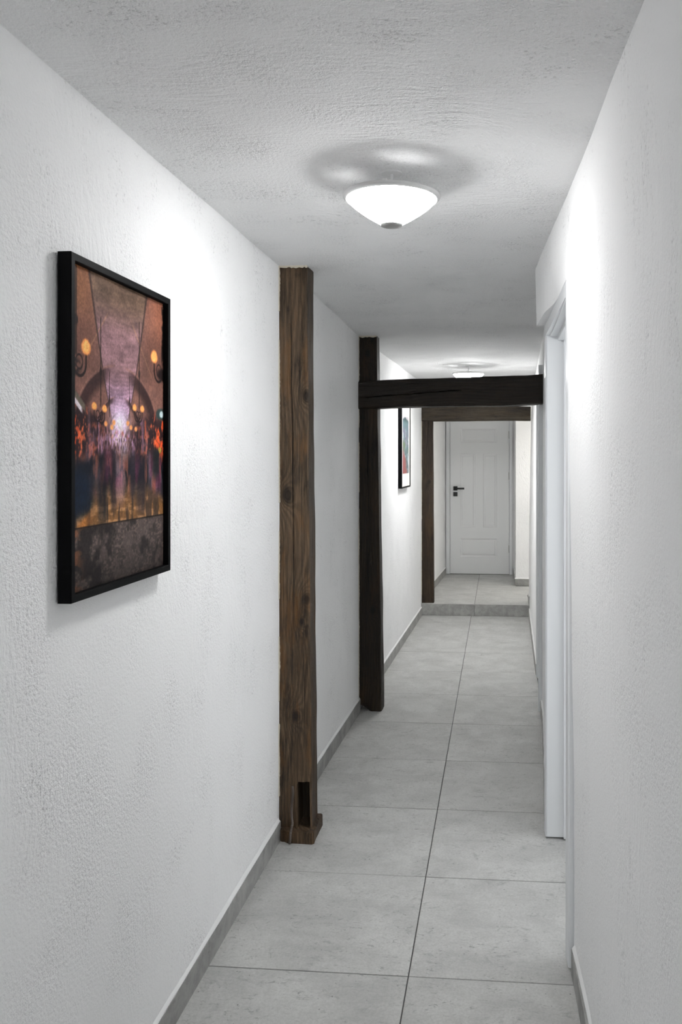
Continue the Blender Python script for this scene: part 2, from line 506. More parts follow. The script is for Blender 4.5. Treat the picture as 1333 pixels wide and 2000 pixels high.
while y < STEP_Y - .01:
    a, b = max(y + JW / 2, -2.99), min(y + TS - JW / 2, STEP_Y - .001)
    tile('floor_tile', XL(a) + .002, JX - JW / 2, a, b, 0, x0b=XL(b) + .002)
    ra = XR(a, 0) if a < 3.5 else XR2(a, 0)
    rb = XR(b, 0) if b < 3.5 else XR2(b, 0)
    if 2.2 < y < 3.6: ra, rb = .33, .33
    tile('floor_tile', JX + JW / 2, min(ra, JX + TS) - .002, a, b, 0, x1b=min(rb, JX + TS) - .002)
    if 1.8 < y < 4.0:
        for x0, x1 in ((.3318, .93), (.9336, 1.53), (1.5336, 1.695)):
            if x0 > .47 or 2.4 < y < 3.2: tile('floor_tile', x0, x1, max(a, 2.01), b, 0)
    y += TS
# landing tiles past the step
JX2 = -.238
y = STEP_Y
first = True
while y < 10.39:
    a, b = y + (0 if first else JW / 2), min(y + TS - JW / 2, 10.39)
    tile('floor_tile', XL(a) + .002, JX2 - JW / 2, a, b, STEP_Z, x0b=XL(b) + .002)
    if y < 8.45:
        tile('floor_tile', JX2 + JW / 2, .297, a, b, STEP_Z)
    elif y < 9.4:
        tile('floor_tile', JX2 + JW / 2, JX2 + TS, a, b, STEP_Z)
    else:
        tile('floor_tile', JX2 + JW / 2, .188, a, b, STEP_Z)
    first = False
    y += TS
for x0, x1 in ((.3645, .96), (.9625, 1.56), (1.5625, 2.16)):
    tile('floor_tile', x0, x1, 8.51, 9.06, STEP_Z)
    tile('floor_tile', x0, x1, 9.0625, 9.498, STEP_Z)
# riser of the step: two cut tiles
for x0, x1 in ((XL(STEP_Y) + .003, -.2425), (-.2395, .296)):
    m = MB().cbox(-(x1 - x0) / 2, (x1 - x0) / 2, -.006, .006, 0, STEP_Z - .003, .001)
    o = m.build('riser_tile', M['skirting'], floor)
    o.location = ((x0 + x1) / 2, STEP_Y - .003, .001)

# ------------------------------------------------------------------ skirting: cut tiles set end to end, white filler on top
def skirting_run(name, label, runs):
    """runs: (function s->(x,y), s0, s1, outward sign, floor z, joint offset, height)"""
    root = None
    for (fn, s0, s1, side, z0, joint, hgt) in runs:
        s = joint + math.floor((s0 - joint) / TS) * TS
        cz = z0 + hgt
        bead = MB()
        pts = []
        while s < s1 - .002:
            a, b = max(s + .001, s0), min(s + TS - .001, s1)
            s += TS
            if b - a < .01: continue
            (xa, ya), (xb, yb) = fn(a), fn(b)
            dx, dy = xb - xa, yb - ya
            L = math.hypot(dx, dy)
            nx, ny = -dy / L * side, dx / L * side       # out of the wall
            t = .0105
            c = .001
            m = MB()
            P = lambda px, py, o, z: (px + nx * o, py + ny * o, z)
            m.hexa([P(xa, ya, -.004, z0), P(xb, yb, -.004, z0), P(xb, yb, t, z0), P(xa, ya, t, z0),
                    P(xa, ya, -.004, cz), P(xb, yb, -.004, cz), P(xb, yb, t, cz), P(xa, ya, t, cz)])
            if root is None:
                root = m.build(name, M['skirting'])
                tag(root, label, 'baseboard', kind='structure')
                parts_parent = root
            else:
                m.build('skirting_tile', M['skirting'], root)
        # irregular filler between tile top and plaster
        n = max(2, int((s1 - s0) / .05))
        ring = []
        for i in range(n + 1):
            q = s0 + (s1 - s0) * i / n
            x, y_ = fn(q)
            x2, y2 = fn(q + .01)
            L = math.hypot(x2 - x, y2 - y_)
            nx, ny = -(y2 - y_) / L * side, (x2 - x) / L * side
            w_ = .0085 + .002 * noise.noise(Vector((q * 9, 1.3, 0)))
            h_ = .014 + .005 * noise.noise(Vector((q * 5, 8.3, 0)))
            k = len(bead.v)
            bead.v += [(x - nx * .004, y_ - ny * .004, cz - .001), (x + nx * w_, y_ + ny * w_, cz - .0005),
                       (x + nx * w_ * .8, y_ + ny * w_ * .8, cz + .003), (x - nx * .003, y_ - ny * .003, cz + h_)]
            ring.append(k)
        for a, b in zip(ring, ring[1:]):
            for i in range(4):
                j = (i + 1) % 4
                bead.f.append((a + i, a + j, b + j, b + i))
        bead.f += [tuple(ring[0] + i for i in range(4)), tuple(ring[-1] + 3 - i for i in range(4))]
        bead.build('filler_bead', M['caulk'], root)
    return root
SK = .078
fl = lambda s: (XL(s), s)
skirting_run('baseboard_left', 'grey tile baseboard along the left wall', [
    (fl, -2.99, 3.345, -1, 0, 2.498, SK), (fl, 3.50, 5.085, -1, 0, 2.498, SK), (fl, 5.225, STEP_Y - .01, -1, 0, 2.498, SK),
    (fl, 8.43, 10.36, -1, STEP_Z, 8.262, SK)])
fr1 = lambda s: (XR(s, 0.05), s)
fr2 = lambda s: (XR2(s, 0.05), s)
skirting_run('baseboard_right', 'grey tile baseboard along the right wall', [
    (fr1, -2.99, 2.548, 1, 0, 2.498, SK), (fr2, 3.535, 5.13, 1, 0, 3.698, SK), (fr2, 6.045, STEP_Y - .01, 1, 0, 3.698, SK),
    (fr2, STEP_Y + .02, 8.50, 1, STEP_Z, 8.262, SK)])
skirting_run('baseboard_corner', 'grey tile baseboard on the wall corner beside the end door', [
    (lambda s: (s, 9.50), .19 - .0105, 2.29, -1, STEP_Z, .19, SK), (lambda s: (.19, s), 9.50, 10.375, 1, STEP_Z, 9.50, SK)])

# ------------------------------------------------------------------ timbers
def timber(name, length, x0, x1, y0, y1, mat, parent, axis='Z', edit=None, chamfer=.010, rough=.004, seed=0.0, nx=12, ny=8, step=.03):
    """hewn beam: rounded-rectangle section swept along the axis, every vertex pushed by noise; edit(p, t) shapes it"""
    sec = []
    def side(ax, ay, bx, by, n):
        for i in range(n):
            t = i / n
            sec.append((ax + (bx - ax) * t, ay + (by - ay) * t))
    c = chamfer
    side(x0 + c, y0, x1 - c, y0, nx); side(x1 - c, y0, x1, y0 + c, 2)
    side(x1, y0 + c, x1, y1 - c, ny); side(x1, y1 - c, x1 - c, y1, 2)
    side(x1 - c, y1, x0 + c, y1, 4); side(x0 + c, y1, x0, y1 - c, 2)
    side(x0, y1 - c, x0, y0 + c, 4); side(x0, y0 + c, x0 + c, y0, 2)
    n = len(sec)
    nz = max(2, round(length / step))
    m = MB()
    cx, cy = (x0 + x1) / 2, (y0 + y1) / 2
    for k in range(nz + 1):
        t = length * k / nz
        for (x, y) in sec:
            v = Vector((x * 8 + seed, y * 8, t * 2.2))
            d = rough * (noise.noise(v) + .6 * noise.noise(v * 3.1))
            dx, dy = x - cx, y - cy
            L = math.hypot(dx, dy)
            p = [x + dx / L * d, y + dy / L * d, t]
            if edit: p = edit(p, t, x, y)
            m.v.append((p[0], p[1], p[2]) if axis == 'Z' else (p[2], p[1], p[0]))
    for k in range(nz):
        for i in range(n):
            j = (i + 1) % n
            m.f.append((k * n + i, k * n + j, (k + 1) * n + j, (k + 1) * n + i))
    m.f.append(tuple(range(n))[::-1])
    m.f.append(tuple(nz * n + i for i in range(n)))
    return m.build(name, mat, parent)

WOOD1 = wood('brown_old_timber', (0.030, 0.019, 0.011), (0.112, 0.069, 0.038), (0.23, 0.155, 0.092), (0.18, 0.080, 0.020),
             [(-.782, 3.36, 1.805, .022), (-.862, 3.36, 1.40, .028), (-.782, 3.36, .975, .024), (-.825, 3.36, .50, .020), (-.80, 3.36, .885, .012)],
             2.3, acc=.5, splits=[(-.838, .006, 2.1, .80, 2.15, .0022), (-.842, .004, 3.0, .30, .95, .0013), (-.80, .004, 2.5, .9, 1.5, .001)], darker_from=3.374)
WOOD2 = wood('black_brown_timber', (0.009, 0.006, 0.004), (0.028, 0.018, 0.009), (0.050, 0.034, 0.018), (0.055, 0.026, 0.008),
             [(-.77, 5.09, .62, .02), (-.80, 5.09, 2.19, .022)], 7.9, acc=.4, splits=[(-.795, .005, 2.6, .7, 1.8, .003), (-.815, .004, 2, .2, 1.0, .002)], darker_from=5.106)
WOOD3 = wood('grey_brown_timber', (0.017, 0.011, 0.007), (0.048, 0.031, 0.018), (0.082, 0.056, 0.034), (0.075, 0.040, 0.015),
             [(-.69, 8.29, 1.2, .02)], 5.1, acc=.45)
WOOD_B2 = wood('black_beam_timber', (0.010, 0.007, 0.005), (0.022, 0.015, 0.010), (0.040, 0.028, 0.018), (0.05, 0.028, 0.012),
               [], 3.7, axis='X', acc=.3, rough=(.4, .65))
WOOD_B3 = wood('dark_beam_timber', (0.020, 0.015, 0.010), (0.052, 0.040, 0.026), (0.085, 0.064, 0.042), (0.06, 0.04, 0.02),
               [], 9.2, axis='X', acc=.4)

WOODB = wood('weathered_batten', (0.07, 0.055, 0.045), (0.20, 0.165, 0.145), (0.34, 0.29, 0.26), (0.15, 0.09, 0.06), [], 1.4, acc=.3)
# post 1 (brown, nearest)
p1 = empty('timber_post', (0, 0, 0))
tag(p1, 'brown timber post nearest the camera, free of any crossbeam, on a wooden foot block', 'post')
def edit1(p, t, x, y):
    u = (t) / 2.33
    # leans: the right edge moves out towards the foot
    k = max(0, min(1, (x + .90) / .125))
    p[0] += k * .020 * max(0.0, 1 - u) ** 1.2 - .004 * k
    # the right-hand arris is worn: wide sloping shoulder at the top
    if x > -.80 and y < 3.375: p[1] += .004 + .004 * u
    # long drying crack down the front
    if y < 3.364:
        cx = -.838 + .010 * math.sin(t * 2.1) + .004 * math.sin(t * 9)
        d = abs(x - cx)
        if d < .004 and .85 < t < 2.10: p[1] += .003
        # empty mortise near the foot, between a batten and a thin cheek
        if .052 < t < .225 and -.826 < x < -.783: p[1] += .085
    return p
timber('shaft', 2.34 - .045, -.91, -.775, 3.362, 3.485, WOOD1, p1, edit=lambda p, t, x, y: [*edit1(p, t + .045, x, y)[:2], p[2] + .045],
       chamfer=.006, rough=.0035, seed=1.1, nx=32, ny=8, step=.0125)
def foot(p, t, x, y):
    if x < -.86 and y < 3.34: p[1] += .012
    return p
timber('foot_block', .046, -.885, -.742, 3.318, 3.505, WOOD1, p1, edit=foot, chamfer=.008, rough=.005, seed=4.0, nx=10, ny=8, step=.012)
m = MB()
bn = 10
for k in range(bn + 1):
    z = .004 + .215 * k / bn
    x = -.836 + .003 * math.sin(k * .9)
    r = .0055 * (1 - .25 * k / bn)
    for i in range(8):
        a = 2 * math.pi * i / 8
        m.v.append((x + r * math.cos(a), (3.307 if z < .05 else 3.349) + r * math.sin(a), z))
for k in range(bn):
    for i in range(8):
        j = (i + 1) % 8
        m.f.append((k * 8 + i, k * 8 + j, k * 8 + 8 + j, k * 8 + 8 + i))
m.f += [tuple(range(8))[::-1], tuple(bn * 8 + i for i in range(8))]
MB().box(-.824, -.785, 3.440, 3.444, .047, .226).build('mortise_shade_back', WOOD2, p1)  # dark wood plates that also stand in for shade deep in the mortise
MB().box(-.8245, -.8215, 3.372, 3.440, .047, .226).build('mortise_shade_cheek', WOOD2, p1)
m.build('batten', WOODB, p1, smooth=True)

# post 2 and its crossbeam
p2 = empty('timber_post', (0, 0, 0))
tag(p2, 'black-brown timber post from floor to ceiling, crossed near its top by the sloping beam', 'post')
def edit2(p, t, x, y):
    u = t / 2.31
    k = max(0, min(1, (x + .87) / .125))
    p[0] += k * .030 * (1 - u) - .006 * (1 - k) * 0
    p[0] += .008 * math.sin(t * 3.0) * (1 - k)
    if y < 5.1:
        cx = -.795 + .006 * math.sin(t * 2.6)
        if abs(x - cx) < .005 and .9 < t < 1.75: p[1] += .004
    if x < -.80 and t < .06: p[2] += .045 * (1 - t / .06) * min(1, (-.80 - x) / .05)
    return p
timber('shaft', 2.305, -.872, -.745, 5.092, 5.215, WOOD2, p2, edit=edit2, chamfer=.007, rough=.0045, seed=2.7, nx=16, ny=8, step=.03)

b2 = empty('timber_beam', (0, 0, 0))
tag(b2, 'long black timber crossbeam sloping up to the right in front of the far ceiling light', 'beam')
def beam(name, x0, x1, zl0, zl1, zr0, zr1, y0, y1, mat, parent, seed, crack=None):
    def ed(p, t, x, y):
        u = t / (x1 - x0)
        zb, zt = zl0 + (zr0 - zl0) * u, zl1 + (zr1 - zl1) * u
        h = (p[0])            # 0..1 height share, with noise
        z = zb + (zt - zb) * h
        z += (.006 if crack else .0015) * math.sin(u * 5.0 + seed)
        if crack and y < y0 + .004:
            cz = zb + (zt - zb) * crack(u)
            if .05 < u < .55 and abs(z - cz) < .0028: p[1] += .014
        return [z, p[1], x0 + t]
    # section in (height share, y): scale noise down for the unit height
    sec_h = 1.0
    m_name = name
    c = .06
    sec = []
    def side(ax, ay, bx, by, n):
        for i in range(n):
            sec.append((ax + (bx - ax) * i / n, ay + (by - ay) * i / n))
    cy_ = .010
    side(c, y0, 1 - c, y0, 40); side(1 - c, y0, 1, y0 + cy_, 2); side(1, y0 + cy_, 1, y1 - cy_, 6); side(1, y1 - cy_, 1 - c, y1, 2)
    side(1 - c, y1, c, y1, 4); side(c, y1, 0, y1 - cy_, 2); side(0, y1 - cy_, 0, y0 + cy_, 6); side(0, y0 + cy_, c, y0, 2)
    n = len(sec)
    L = x1 - x0
    nz = round(L / .025)
    m = MB()
    for k in range(nz + 1):
        t = L * k / nz
        for (h, yy) in sec:
            v = Vector((h * 1.4 + seed, yy * 9, t * 2.4))
            d = noise.noise(v) + .6 * noise.noise(v * 3)
            p = [h + (h - .5) * .05 * d, yy + (.004 * d if yy < (y0 + y1) / 2 else -.004 * d), 0]
            z, py, px = ed(p, t, h, yy)
            m.v.append((px, py, z))
    for k in range(nz):
        for i in range(n):
            j = (i + 1) % n
            m.f.append((k * n + i, k * n + j, (k + 1) * n + j, (k + 1) * n + i))
    m.f.append(tuple(range(n))[::-1])
    m.f.append(tuple(nz * n + i for i in range(n)))
    return m.build(name, mat, parent)
beam('beam_timber', -.868, .272, 1.846, 2.014, 1.884, 2.060, 5.066, 5.205, WOOD_B2, b2, 0.6, crack=lambda u: .42 + .22 * u)

# post 3 and its crossbeam on the step
p3 = empty('timber_post', (0, 0, STEP_Z))
tag(p3, 'dark slim timber post standing on the tiled step in front of the end door', 'post')
def edit3(p, t, x, y):
    u = t / 1.80
    k = max(0, min(1, (x + .78) / .125))
    p[0] += .012 * k * (1 - u) - .010 * (1 - u) * (1 - k)
    return p
timber('shaft', 1.803, -.775, -.655, 8.290, 8.405, WOOD3, p3, edit=edit3, chamfer=.006, rough=.004, seed=6.1, step=.04)
b3 = empty('timber_beam', (0, 0, 0))
tag(b3, 'level dark timber beam lying on the slim post before the end door', 'beam')
beam('beam_timber', -.768, .312, 1.919, 2.068, 1.920, 2.058, 8.282, 8.412, WOOD_B3, b3, 4.4)

# ragged plaster where wall and ceiling meet the timbers
def ragged(pts_fn, n, seed, parent, name='plaster_edge'):
    m = MB()
    for i in range(n + 1):
        a, b, c_ = pts_fn(i / n, noise.noise(Vector((i * .9, seed, 0))) * .5 + random.random() * .5)
        m.v += [a, b, c_]
    for i in range(n):
        k = i * 3
        for u in range(3):
            v_ = (u + 1) % 3
            m.f.append((k + u, k + v_, k + 3 + v_, k + 3 + u))
    return m.build(name, M['old_plaster'], parent)
def collar(y, z0, z1, seed, r0, r1, n):
    def fn(t, r):
        z = z0 + (z1 - z0) * t
        x = XL(y)
        q = r0 + (r1 - r0) * (.20 + .26 * noise.noise(Vector((z * 9, seed, 2)))) * (.35 + 1.3 * max(0, r)) if noise.noise(Vector((z * 5, seed, 9))) > -.22 else -.003
        return (x - .004, y - .012 - .006 * r, z), (x + q, y - .0085, z), (x + q, y + .004, z)
    return ragged(fn, n, seed, wall_left)
collar(3.360, .10, 2.33, 1.0, .001, .011, 300)
collar(5.088, .10, 1.85, 2.0, .001, .012, 220)
collar(5.088, 2.03, 2.30, 3.0, .001, .012, 36)
collar(8.286, .20, 1.92, 4.0, .001, .011, 140)
def top_collar(x0, x1, y, z, seed, n):
    def fn(t, r):
        x = x0 + (x1 - x0) * t
        return (x, y - .012, z + .004), (x, y - .004, z - .004 - .010 * max(0, r)), (x, y + .012, z + .004)
    return ragged(fn, n, seed, ceiling)
top_collar(-.895, -.775, 3.362, 2.332, 5.0, 18)
top_collar(-.86, -.745, 5.092, 2.297, 6.0, 12)

# ------------------------------------------------------------------ panelled leaf builder (front face towards -Y, local x 0..w, z 0..h)
def panel_leaf(w_, h_, rows, t=.04):
    """rows: (z0, z1, [(xa, xb), ...]) panels from bottom to top"""
    m = MB()
    def frame(xa, xb, za, zb):
        loops = []
        for ins, d in ((0, 0), (.010, .006), (.022, .007), (.034, .002)):
            loops.append([(xa + ins, d, za + ins), (xb - ins, d, za + ins), (xb - ins, d, zb - ins), (xa + ins, d, zb - ins)])
        for A, B in zip(loops, loops[1:]):
            for i in range(4):
                j = (i + 1) % 4
                m.quad(A[i], A[j], B[j], B[i])
        m.quad(*loops[-1])
    z = 0
    for (za, zb, ps) in rows:
        m.quad((0, 0, z), (w_, 0, z), (w_, 0, za), (0, 0, za))
        x = 0
        for (xa, xb) in ps:
            m.quad((x, 0, za), (xa, 0, za), (xa, 0, zb), (x, 0, zb))
            frame(xa, xb, za, zb)
            x = xb
        m.quad((x, 0, za), (w_, 0, za), (w_, 0, zb), (x, 0, zb))
        z = zb
    m.quad((0, 0, z), (w_, 0, z), (w_, 0, h_), (0, 0, h_))
    m.quad((w_, t, 0), (0, t, 0), (0, t, h_), (w_, t, h_))
    m.quad((0, 0, 0), (0, 0, h_), (0, t, h_), (0, t, 0)); m.quad((w_, 0, 0), (w_, t, 0), (w_, t, h_), (w_, 0, h_))
    m.quad((0, 0, 0), (0, t, 0), (w_, t, 0), (w_, 0, 0)); m.quad((0, 0, h_), (w_, 0, h_), (w_, t, h_), (0, t, h_))
    return m
def handle_set(parent, x, y, z, direction=1):
    """square rosette with lever, square keyhole rosette below; y = leaf face"""
    r = MB().cbox(x - .026, x + .026, y - .009, y, z - .026, z + .026, .002).build('handle_rosette', M['black_metal'], parent)
    lv = MB()
    lv.lathe([(.009, 0), (.009, .045)], 12, 0, 0)
    for i, p in enumerate(lv.v): lv.v[i] = (x + p[0], y - .008 - p[2], z + p[1])
    a, b = (x - .011, x + .112) if direction > 0 else (x - .112, x + .011)
    lv.cbox(a, b, y - .058, y - .046, z - .011, z + .011, .002)
    lv.build('handle_lever', M['black_metal'], r)
    r2 = MB().cbox(x - .026, x + .026, y - .009, y, z - .098, z - .046, .002).build('keyhole_rosette', M['black_metal'], parent)
ROWS = [(.208, .436, [(.122, .576)]), (.573, 1.484, [(.122, .312), (.404, .576)]), (1.620, 1.810, [(.122, .576)])]

# end door
d3 = empty('door_3', (0, 0, 0))
tag(d3, 'white panelled end door with black lever handle past the step', 'door', kind='structure')
leaf = panel_leaf(.724, 2.01, ROWS).build('door_leaf', M['door_paint'], d3)
leaf.location = (-.599, 10.385, STEP_Z + .006)
handle_set(leaf, .063, 0, 1.055)
for zz in (.265, 1.165, 1.67):
    h = MB().lathe([(.0075, 0), (.0075, .09)], 12, .728, -.009, True, True).build('hinge', M['steel'], leaf, smooth=False)
    h.location = (0, 0, zz)
c3 = []
for x0, x1 in ((-.652, -.603), (.128, .166)):
    MB().cbox(x0, x1, 10.365, 10.41, STEP_Z + .002, STEP_Z + 2.02, .004).build('door_casing', M['white_paint'], d3)
MB().cbox(-.652, .166, 10.365, 10.41, STEP_Z + 2.02, STEP_Z + 2.075, .004).build('door_casing', M['white_paint'], d3)
MB().box(-.70, .22, 10.425, 10.60, STEP_Z, STEP_Z + 2.1).build('door_backing', M['door_paint'], d3)

# near doorway on the right
d1 = empty('door_1', (0, 0, 0))
tag(d1, 'white frame of the open doorway in the right wall close to the camera', 'door', kind='structure')
Y0, Y1 = 2.640, 3.452
xn, xf = .2065, .190
def cas(y0, y1, z0, z1, xa, xb, dep=.30):
    """casing board, front face at xa (y0) .. xb (y1) with eased arrises"""
    m = MB()
    c = .004
    zt, zb = z1, z0
    prof0 = [(xa + c, y0), (xa, y0 + c), (xb, y1 - c), (xb + c, y1), (dep, y1), (dep, y0)]
    n = len(prof0)
    m.v += [(x, y, zb) for x, y in prof0] + [(x, y, zt) for x, y in prof0]
    for i in range(n):
        j = (i + 1) % n
        m.f.append((i, j, n + j, n + i))
    m.f += [tuple(range(n))[::-1], tuple(range(n, 2 * n))]
    return m
cas(2.572, Y0 - .004, .005, 2.117, xn + .003, xn, .27).build('door_casing', M['white_paint'], d1)
cas(Y1 + .004, 3.522, .005, 2.117, xf, xf - .002, .192).build('door_casing', M['white_paint'], d1)
cas(Y0 - .004, Y1 + .004, 2.051, 2.117, xn, xf, .235).build('door_casing', M['white_paint'], d1)
# linings with a rebate step
MB().cbox(xf + .004, .46, Y1, Y1 + .03, .006, 2.06, .002).build('door_jamb', M['white_paint'], d1)
MB().cbox(xn + .004, .46, Y0 - .03, Y0, .006, 2.06, .002).build('door_jamb', M['white_paint'], d1)
MB().cbox(xn + .002, .46, Y0, Y1, 2.047, 2.09, .002).build('door_head', M['white_paint'], d1)
MB().cbox(.262, .40, Y1 - .014, Y1 + .002, .006, 2.047, .002).build('door_stop', M['white_paint'], d1)
MB().cbox(.262, .40, Y0 - .002, Y0 + .014, .006, 2.047, .002).build('door_stop', M['white_paint'], d1)
MB().cbox(.238, .40, Y0 + .0, Y1 - .0, 2.030, 2.049, .002).build('door_stop', M['white_paint'], d1)
W1 = Y1 - Y0 - .008
R1 = [(a, b, [(p * W1 / .724, q * W1 / .724) for p, q in ps]) for a, b, ps in ROWS]
leaf1 = panel_leaf(W1, 2.035, R1).build('door_leaf', M['door_paint'], d1)
leaf1.location = (.47, Y0 - .046, .008)
handle_set(leaf1, .063, 0, 1.055)

# second door on the right
d2 = empty('door_2', (0, 0, 0))
tag(d2, 'closed white door seen edge-on in the right wall beyond the sloping beam', 'door', kind='structure')
cas(5.150, 5.222, .010, 2.118, .240, .241, .30).build('door_casing', M['white_paint'], d2)
cas(5.945, 6.020, .010, 2.118, .262, .264, .31).build('door_casing', M['white_paint'], d2)
cas(5.222, 5.945, 2.048, 2.118, .241, .262, .30).build('door_casing', M['white_paint'], d2)
W2 = 5.943 - 5.224
leaf2 = panel_leaf(W2, 2.035, [(a, b, [(p * W2 / .724, q * W2 / .724) for p, q in ps]) for a, b, ps in ROWS]).build('door_leaf', M['door_paint'], d2)
leaf2.rotation_euler = (0, 0, -math.pi / 2 - .026)
leaf2.location = (.345, 5.943, .008)
handle_set(leaf2, .063, 0, 1.055)
MB().box(.40, .47, 5.18, 5.99, 0, 2.10).build('door_backing', M['door_paint'], d2)

# ------------------------------------------------------------------ ceiling lights
def lamp_glass(strength, warm):
    strength = strength[0]
    q = NT('lit_opal_glass')
    co = q.objco()
    sep = q.t.nodes.new('ShaderNodeSeparateXYZ'); q.l(co, sep.inputs[0])
    edge = q.mapr(sep.outputs[2], -.070, -.084, .40, 1.0)
    q.b.inputs['Base Color'].default_value = (.85, .85, .85, 1)
    q.b.inputs['Roughness'].default_value = .25
    q.b.inputs['Emission Color'].default_value = (*warm, 1)
    geo = q.t.nodes.new('ShaderNodeNewGeometry')
    inner = q.math('SUBTRACT', 1.0, q.math('MULTIPLY', geo.outputs['Backfacing'], .90))   # inside glow turned down to limit the upward leak
    q.l(q.math('MULTIPLY', q.math('MULTIPLY', edge, inner), strength), q.b.inputs['Emission Strength'])
    return q.m
def ceiling_light(loc, glass, label, watts, tint=(1.0, 1.0, .995), blend=.8):
    root = empty('ceiling_light', loc)
    tag(root, label, 'ceiling light', 'opal glass ceiling lights')
    MB().lathe([(.001, .012), (.030, .012), (.030, -.003), (.028, -.005), (.004, -.005), (.004, -.062), (.001, -.062)], 48).build('base_plate', M['lamp_white'], root, smooth=False)
    # metal rim holding the glass
    MB().lathe([(.127, -.063), (.132, -.063), (.1345, -.065), (.134, -.068), (.1255, -.076), (.1235, -.075), (.1255, -.066), (.127, -.063)], 64).build('rim', M['lamp_ring'], root, smooth=True)
    # unseen white pan added to block upward light, notched in two places to leak
    pan = MB()
    na = 96
    def pr(i):
        a = 360.0 * i / na
        for c_, hw in ((178, 16), (292, 20)):
            if abs((a - c_ + 180) % 360 - 180) < hw: return .112
        return .1255
    for z in (-.0635, -.0655):
        pan.v += [(pr(i) * math.cos(2 * math.pi * i / na), pr(i) * math.sin(2 * math.pi * i / na), z) for i in range(na)]
    pan.f += [tuple(range(na)), tuple(range(2 * na - 1, na - 1, -1))]
    pan.f += [(i, (i + 1) % na, na + (i + 1) % na, na + i) for i in range(na)]
    pan.build('light_block_pan', M['lamp_white'], root)
    for k in range(3):
        a = .5 + k * 2 * math.pi / 3
        m = MB().cbox(.003, .128, -.006, .006, -.063, -.058, .001).build('bracket', M['lamp_white'], root)
        m.rotation_euler = (0, 0, a)
    prof = []
    for i in range(15):
        t = i / 14
        r = .1245 - .0965 * t ** 1.30
        z = -.070 - .0735 * t ** .95
        prof.append((r, z))
    prof.append((.004, -.143))
    g = MB().lathe(prof, 64, close_last=True)
    g.f = [f[::-1] for f in g.f[:-1]] + [g.f[-1][::-1]]     # faces look outwards
    g.build('glass_bowl', glass, root, smooth=True, fix=False)
    MB().lathe([(.003, -.1405), (.029, -.1405), (.030, -.143), (.029, -.147), (.015, -.149), (.003, -.1495)], 40, close_first=True, close_last=True).build('finial', M['steel'], root, smooth=True)
    ld = bpy.data.lights.new('down_spot', 'SPOT')  # spot added under the glass to throw light down on walls and floor
    ld.energy = watts; ld.color = tint
    ld.spot_size = math.radians(178); ld.spot_blend = blend; ld.shadow_soft_size = .07
    lo = bpy.data.objects.new('down_spot', ld)
    C.objects.link(lo); lo.parent = root; lo.location = (0, 0, -.160)
    return root
G1 = lamp_glass(LAMP_NEAR, (1.0, 1.0, 1.0))
G2 = lamp_glass(LAMP_FAR, (1.0, 1.0, .995))
G3 = lamp_glass(LAMP_SIDE, (1.0, .965, .90))
G4 = lamp_glass(FILL_LAMP_BEHIND, (1.0, 1.0, 1.0))
ceiling_light((-.293, 2.285, CEIL(2.28) + .003), G1, 'large lit opal ceiling light in the foreground with grey round finial', LAMP_NEAR[1])
ceiling_light((-.245, 6.80, CEIL(6.8) + .003), G2, 'far lit ceiling light showing just above the sloping black crossbeam', LAMP_FAR[1], blend=.4)
ceiling_light((1.10, 8.80, CEIL(8.8) + .003), G3, 'lit ceiling light in the side passage right of the end door', LAMP_SIDE[1], (1.0, .965, .90))
ceiling_light((-.30, -2.0, CEIL(-2) + .003), G4, 'unseen ceiling light added for fill in the corridor behind the camera', FILL_LAMP_BEHIND[1])  # unseen lamp added to brighten the near stretch

# ------------------------------------------------------------------ pictures
def vnoise(u, v, fu, fv, seed, octaves=4, gain=.55):
    out = np.zeros_like(u); amp, tot = 1.0, 0.0
    for o in range(octaves):
        r = np.random.default_rng(seed * 31 + o)
        nu, nv = int(fu) + 3, int(fv) + 3
        g = r.random((nv, nu))
        a, b = u * fu, v * fv
        i, j = np.clip(np.floor(a).astype(int), 0, nu - 2), np.clip(np.floor(b).astype(int), 0, nv - 2)
        s, t = a - i, b - j
        s, t = s * s * (3 - 2 * s), t * t * (3 - 2 * t)
        out += amp * ((g[j, i] * (1 - s) + g[j, i + 1] * s) * (1 - t) + (g[j + 1, i] * (1 - s) + g[j + 1, i + 1] * s) * t)
        tot += amp; amp *= gain; fu *= 2; fv *= 2
    return out / tot
def sstep(x, a, b):
    t = np.clip((x - a) / (b - a), 0, 1)
    return t * t * (3 - 2 * t)
def blend(img, col, a):
    a = np.clip(a, 0, 1)[..., None]
    return img * (1 - a) + np.array(col, float) / 255 * a
def seg(u, v, u0, v0, u1, v1, asp=1.36):
    du, dv = (u1 - u0), (v1 - v0) * asp
    pu, pv = u - u0, (v - v0) * asp
    t = np.clip((pu * du + pv * dv) / (du * du + dv * dv), 0, 1)
    return np.hypot(pu - t * du, pv - t * dv)

